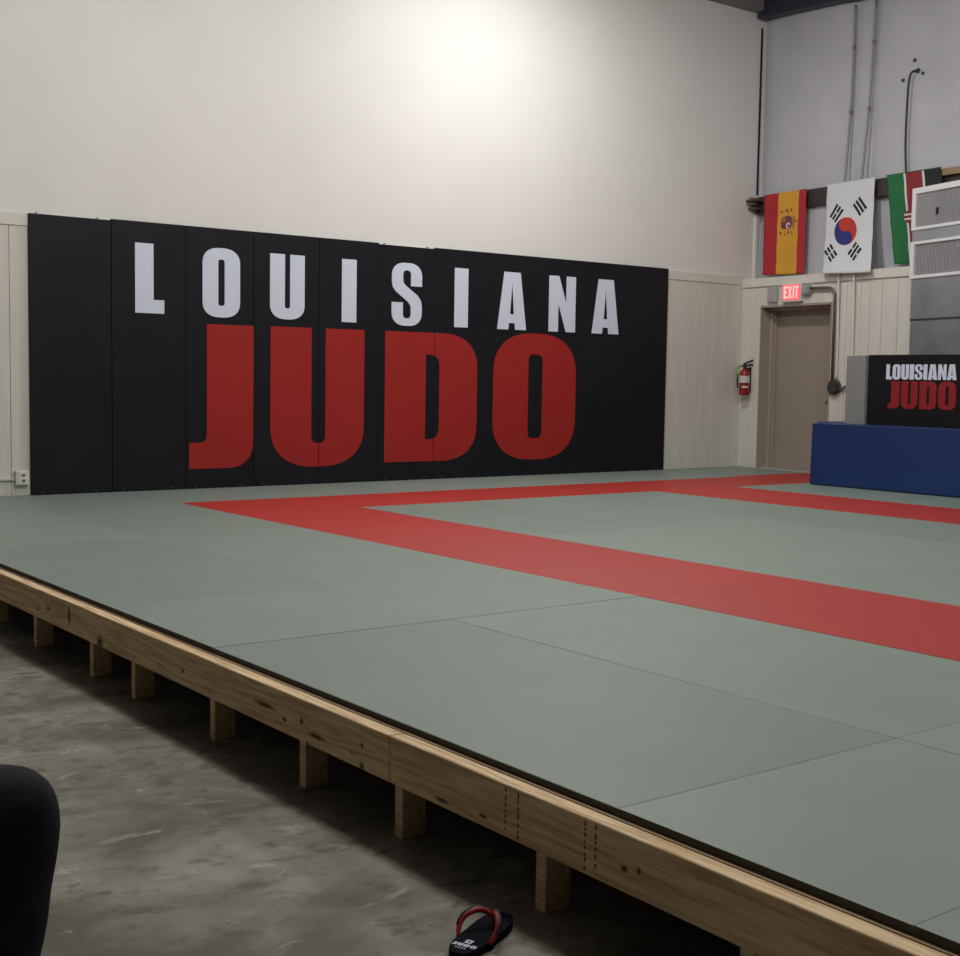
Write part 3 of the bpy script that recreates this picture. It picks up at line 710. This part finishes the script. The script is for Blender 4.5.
for (z0, z1, nm) in ((2.775, 3.235, 'upper'), (2.25, 2.655, 'lower')):
    bm = bmesh.new(); a, b = .300, ux1
    box(bm, AC, a, a + .062, -.03, .028, z0, z1, bev=.006); box(bm, AC, a + .05, b, -.03, .028, z0, z0 + .036, bev=.006)
    box(bm, AC, a + .05, b, -.03, .028, z1 - .065 if nm == 'upper' else z1 - .034, z1, bev=.006); box(bm, AC, b - .06, b, -.03, .028, z0, z1, bev=.006)
    fr = obj('grille_frame', bm, M['acwhite'], ac)
    bm = box(bmesh.new(), AC, a + .06, b - .05, -.02, -.005, z0 + .03, z1 - .03)
    obj('filter_mesh', bm, M['grille'], fr)
    bm = bmesh.new(); u = a + .075
    while u < b - .065:
        box(bm, AC, u, u + .006, -.006, .010, z0 + .034, z1 - .034); u += .022
    if nm == 'upper':
        z = z0 + .05
        while z < z1 - .07: box(bm, AC, a + .062, a + .36, -.006, .011, z, z + .006); z += .024
    obj('grille_fins', bm, M['fin'], fr)
obj('knob', B(AC, .682, .708, .0, .03, 2.92, 2.99, bev=.006), M['blackp'], ac)

# ------------------------------------------------------------------ blue barrier and lettered pad behind it
bb = thing('crash_barrier', 'royal blue vinyl padded barrier standing on the mats before the door wall', 'gym mat', (-1.4, -3.5, 0))
F0 = Fr((0, 0, 0), (0, -1, 0), (-1, 0, 0))
def soft(o, lv=2):
    return o
bm = box(bmesh.new(), F0, 2.43, 5.2, 1.17, 1.55, .002, .662, bev=.022, seg=4)
for v in bm.verts:
    if v.co.z < .1: v.co.y += .012
obj('front_pad', bm, M['blue'], bb, smooth=False)
obj('end_pad', box(bmesh.new(), F0, 2.02, 2.422, .36, .96, .002, .662, bev=.022, seg=4), M['blue'], bb)
obj('piping', tube(bmesh.new(), [F0(2.45, 1.548, .655), F0(5.18, 1.548, .655)], .006, 8), M['blue'], bb)
lp = thing('standing_pad', 'black upright pad with small white and red lettering behind the blue barrier', 'wall pad', (-1.1, -3.6, 0))
obj('pad_body', box(bmesh.new(), F0, 2.832, 4.75, 1.02, 1.15, .002, 1.400, bev=.006, seg=2), M['vinyl2'], lp)
PF = lambda u, v, dd: F0(u, dd, v)
rows = [('LOUISIANA', 3.062, 3.892, 1.142, 1.300, [.075, .105, .10, .055, .10, .05, .115, .105, .115], M['lwhite'], 'white line of lettering'),
        ('JUDO', 3.094, 3.896, .840, 1.126, [.15, .215, .215, .22], M['sred'], 'dark red line of lettering')]
for txt, a, b, z0, z1, ws, m, lab in rows:
    tot = sum(ws); gap = .010 if len(ws) > 5 else .020; k = ((b - a) - gap * (len(ws) - 1)) / tot; u = a
    for ch, w in zip(txt, ws):
        bm = put(bmesh.new(), ch, u, u + w * k, z0, z1, PF, 1.148, 1.153); u += w * k + gap
        obj('letter', bm, m, lp)['label'] = lab.replace('line of lettering', 'letter ' + ch)
# grey pad set at a slight angle against it
pa, pb = Vector((-1.150, -2.795, 0)), Vector((-1.00, -2.435, 0))
gdir = (pb - pa).normalized(); gn = Vector((-gdir.y, gdir.x, 0)); gn = gn if gn.x < 0 else -gn
GP = Fr(pa, gdir, gn)
tag(obj('grey_pad', box(bmesh.new(), GP, .0, (pb - pa).length, -.06, 0, .002, 1.396, bev=.006), M['grey_pad']), 'grey upright pad at the left end of the small black lettered pad', 'wall pad')

# ------------------------------------------------------------------ flip-flop on the concrete
FC = Vector((-10.862, -8.905, FLOOR_Z)); fd = Vector((.912, .41, 0)).normalized(); fl = Vector((fd.y, -fd.x, 0))   # fd to the toe, fl to its right
ff = thing('flip_flop', 'navy flip-flop with red strap and white print lying on the concrete by the platform', 'flip-flop', FC)
FF = lambda u, v, dd: FC + fl * u + fd * v + Vector((0, 0, dd))
out = []
for t in range(40):
    a = 2 * PI * t / 40; s = math.sin(a); c = math.cos(a)
    w = .043 + .010 * max(0, s) - .003 * max(0, -s)
    out.append((w * math.copysign(abs(c) ** (.6 if s < 0 else .8), c) - .004 * s, .138 * math.copysign(abs(s) ** (.62 if s < 0 else .8), s)))
bm = slab(bmesh.new(), [out], FF, .0, .024); obj('sole', bm, M['sole'], ff)
def strap(sgn, w):
    return spline([FF(.004, .060, .022), FF(.004, .056, .046), FF(sgn * .022, .036, .066), FF(sgn * .046, .004, .060), FF(sgn * .053, -.020, .040), FF(sgn * .046, -.040, .018)], 8)
for sgn in (-1, 1):
    pts = strap(sgn, 0); n = len(pts)
    s = obj('strap', tube(bmesh.new(), pts, [.0055 + .0025 * math.sin(PI * i / (n - 1)) for i in range(n)], 10), M['strap_red'], ff, smooth=True)
    s2 = obj('strap_piping', tube(bmesh.new(), [p + Vector((0, 0, .006)) + fl * sgn * .004 for p in pts[8:-6]], .0045, 8), M['strap_black'], s, smooth=True)
bm = bmesh.new(); u = -.032
for ch, w in (('J', .011), ('U', .015), ('D', .015), ('O', .016)):
    put(bm, ch, u, u + w, -.098, -.083, FF, .0235, .0246); u += w + .003
slab(bm, [rrect(-.008, -.077, .011, -.058, None, None, None, None), rrect(-.002, -.072, .006, -.064, None, None, None, None)], FF, .0235, .0246)
u = -.016
for ch in 'IIII': put(bm, ch, u, u + .005, -.110, -.106, FF, .0235, .0246); u += .008
obj('print', bm, M['lwhite'], ff)

# ------------------------------------------------------------------ seated spectator at the left edge
def skin_body(name, verts, edges, radii, m, parent=None, lv=2):
    me = bpy.data.meshes.new(name); me.from_pydata([tuple(v) for v in verts], edges, [])
    o = bpy.data.objects.new(name, me); C.objects.link(o)
    o.modifiers.new('skin', 'SKIN'); o.modifiers.new('sub', 'SUBSURF').levels = lv
    sv = me.skin_vertices[0].data
    for i, r in enumerate(radii): sv[i].radius = r if isinstance(r, tuple) else (r, r)
    sv[0].use_root = True
    dg = bpy.context.evaluated_depsgraph_get(); ev = bpy.data.meshes.new_from_object(o.evaluated_get(dg))
    o.modifiers.clear(); o.data = ev; ev.materials.clear()
    for x in (m if isinstance(m, (list, tuple)) else [m]): ev.materials.append(x)
    for p in ev.polygons: p.use_smooth = True
    if parent: o.parent = parent; o.matrix_parent_inverse = Matrix.Translation(parent.location).inverted()
    return o
KN = Vector((-11.897, -8.546, .132)); FW = Vector((.985, .17, 0)).normalized(); SD = Vector((-FW.y, FW.x, 0))   # SD = person's left
hip = KN - FW * .45
per = thing('person', 'seated person in dark trousers at the left edge, only a bent knee and shin showing', 'person', (hip.x, hip.y, FLOOR_Z))
Z = lambda z: Vector((0, 0, z))
H = hip + SD * .10 + Z(-.01)      # pelvis centre; the near (right) leg is the one in the frame
V, E_, Rr = [], [], []
def add(p, r, link=None):
    V.append(p); Rr.append(r); i = len(V) - 1
    if link is not None: E_.append((link, i))
    return i
p0 = add(H, (.15, .13)); p1 = add(H + Z(.18), (.145, .11), p0); p2 = add(H + Z(.36) + FW * .02, (.16, .115), p1); p3 = add(H + Z(.50) + FW * .03, (.13, .09), p2)
p4 = add(H + Z(.545) + FW * .045, .058, p3); p5 = add(H + Z(.60) + FW * .07, (.075, .085), p4); p6 = add(H + Z(.69) + FW * .085, (.075, .095), p5); p7 = add(H + Z(.77) + FW * .075, (.05, .06), p6)
for s, off in ((-1, 0), (1, .0)):
    k = KN + (SD * .22 + Z(-.05) if s > 0 else Z(0)); hp = H + SD * s * .10
    a = add(hp + Z(.0) + FW * .04, .092, p0); b = add(hp * .5 + k * .5 + Z(.0), .084, a); c = add(k - FW * .075 + Z(.004), .080, b); c2 = add(k + FW * .010 + Z(-.012), .078, c)
    d_ = add(k + FW * .012 + Z(-.10), .073, c2); e = add(k - FW * .008 + Z(-.25), .066, d_); f = add(k - FW * .028 + Z(-.41), .056, e)
    g_ = add(Vector((k.x, k.y, FLOOR_Z + .05)) - FW * .085, .040, f); h = add(Vector((k.x, k.y, FLOOR_Z + .04)) + FW * .00, (.042, .032), g_); i_ = add(Vector((k.x, k.y, FLOOR_Z + .032)) + FW * .07, (.036, .026), h)
    sh = add(p3 and H + Z(.47) + SD * s * .17 + FW * .03, .062, p3); el = add(H + Z(.20) + SD * s * .22 + FW * -.06, .046, sh); wr = add(H + Z(.115) + SD * s * .12 + FW * .12, .032, el); hd = add(H + Z(.11) + SD * s * .09 + FW * .19, (.040, .022), wr)
    for q, (du, ln) in enumerate(((-.03, .07), (-.01, .085), (.01, .08), (.03, .06))):
        f1 = add(H + Z(.11) + SD * (s * .09 + du) + FW * (.19 + ln * .6), .009, hd); add(H + Z(.095) + SD * (s * .09 + du) + FW * (.19 + ln), .008, f1)
    add(H + Z(.11) + SD * s * .04 + FW * .22, .010, hd)
body = skin_body('body', V, E_, Rr, [M['trouser'], M['shirt'], M['skin'], M['shoe']], per)
for p in body.data.polygons:
    c = p.center; r_ = c - H; up = c.z - H.z; fwd = r_.dot(FW)
    p.material_index = 3 if c.z < FLOOR_Z + .085 else 2 if up > .535 or (fwd > .10 and up > .088 and up < .16 and abs(r_.dot(SD)) < .19) else 1 if up > .06 and fwd < .2 else 0
# soft cloth folds
for v in body.data.vertices:
    if v.co.z < H.z + .1: 
        n_ = noise.noise((v.co.x * 9, v.co.y * 9, v.co.z * 14)); v.co += Vector((n_, noise.noise((v.co.y * 9, v.co.z * 14, 5)), 0)) * .004
hc = H + Z(.725) + FW * .075
bm = bmesh.new(); bmesh.ops.create_icosphere(bm, subdivisions=3, radius=1)
for v in bm.verts: v.co = hc + SD * (v.co.x * .084) + FW * (v.co.y * .102 - .012) + Z(.02 + v.co.z * .092)
bmesh.ops.delete(bm, geom=[v for v in bm.verts if (v.co - hc).dot(FW) > .045 and v.co.z < hc.z + .045 or v.co.z < hc.z - .05], context='VERTS')
obj('hair', bm, M['hair'], per, smooth=True)
bm = bmesh.new(); fc = hc + FW * .088 + Z(-.02)
tube(bm, [fc + FW * .008 + Z(.0), fc + FW * .030 + Z(-.035)], [.010, .015], 10)
for s in (-1, 1):
    tube(bm, [fc + SD * s * .032 - FW * .014 + Z(.006), fc + SD * s * .032 - FW * .002 + Z(.006)], [.011, .006], 10)
    tube(bm, [hc + SD * s * .078 + Z(-.03), hc + SD * s * .088 + Z(.02)], [.012, .022], 8)
tube(bm, [fc + FW * .004 + SD * -.024 + Z(-.062), fc + FW * .012 + Z(-.06), fc + FW * .004 + SD * .024 + Z(-.062)], .007, 8)
obj('face', bm, M['skin'], per, smooth=True)

ch = thing('chair', 'folding chair under the seated person in dark trousers at the left edge', 'chair', (H.x, H.y, FLOOR_Z))
CF = Fr((H.x, H.y, 0), (SD.x, SD.y, 0), (FW.x, FW.y, 0)); sz = H.z - .145
obj('seat', B(CF, -.22, .22, -.20, .22, sz - .03, sz, bev=.01), M['blackp'], ch)
obj('backrest', B(CF, -.21, .21, -.25, -.22, sz + .22, sz + .42, bev=.01), M['blackp'], ch)
for s in (-1, 1):
    obj('leg', tube(bmesh.new(), [CF(s * .235, .24, FLOOR_Z), CF(s * .235, -.02, sz - .04), CF(s * .22, -.235, sz + .40)], .012, 8), M['dk_metal'], ch)
    obj('leg', tube(bmesh.new(), [CF(s * .235, -.27, FLOOR_Z), CF(s * .235, .16, sz - .04)], .012, 8), M['dk_metal'], ch)

# ------------------------------------------------------------------ light: high bay lamps over the mats
def lamp(x, y, z, power, size, col=(1, .965, .91)):
    l = bpy.data.lights.new('high_bay_lamp', 'POINT'); l.energy = power; l.color = col; l.shadow_soft_size = size
    o = bpy.data.objects.new('high_bay_lamp', l); C.objects.link(o); o.location = (x, y, z)
for (x, y, z, e) in ((-8.9, -6.0, 5.6, 330), (-9.3, -9.8, 5.6, 230), (-4.8, -7.5, 5.6, 135)):
    lamp(x, y, z, e, .22)
for (x, y, z, e) in ((-4.3, -2.2, 5.9, 140), (-8.6, -3.2, 5.9, 50)):          # reflector lamps near the lettered wall
    l = bpy.data.lights.new('reflector_lamp', 'AREA'); l.shape = 'DISK'; l.size = .5; l.energy = e; l.color = (1, .97, .93)
    o = bpy.data.objects.new('reflector_lamp', l); C.objects.link(o); o.location = (x, y, z)
w = bpy.data.worlds.new('room'); SC.world = w; w.use_nodes = True
w.node_tree.nodes['Background'].inputs[0].default_value = (.9, .93, 1, 1); w.node_tree.nodes['Background'].inputs[1].default_value = .05

# ------------------------------------------------------------------ camera
f, yaw, pitch, roll = 1300.92, .646166, -.0755287, .0157431
fw = Vector((math.sin(yaw) * math.cos(pitch), math.cos(yaw) * math.cos(pitch), math.sin(pitch)))
r = Vector((math.cos(yaw), -math.sin(yaw), 0)); u = r.cross(fw)
r2 = r * math.cos(roll) + u * math.sin(roll); u2 = -r * math.sin(roll) + u * math.cos(roll)
cam = bpy.data.cameras.new('camera'); co = bpy.data.objects.new('camera', cam); C.objects.link(co)
cam.sensor_fit = 'HORIZONTAL'; cam.sensor_width = 36; cam.lens = f / 960 * 36; cam.clip_end = 100
mw = Matrix((r2, u2, -fw)).transposed().to_4x4(); mw.translation = (-12.82181, -11.4667, 1.073495)
co.matrix_world = mw
SC.camera = co
SC.view_settings.view_transform = 'Standard'; SC.view_settings.look = 'None'; SC.view_settings.gamma = 1; SC.view_settings.exposure = 0.1
SC.view_settings.use_curve_mapping = False
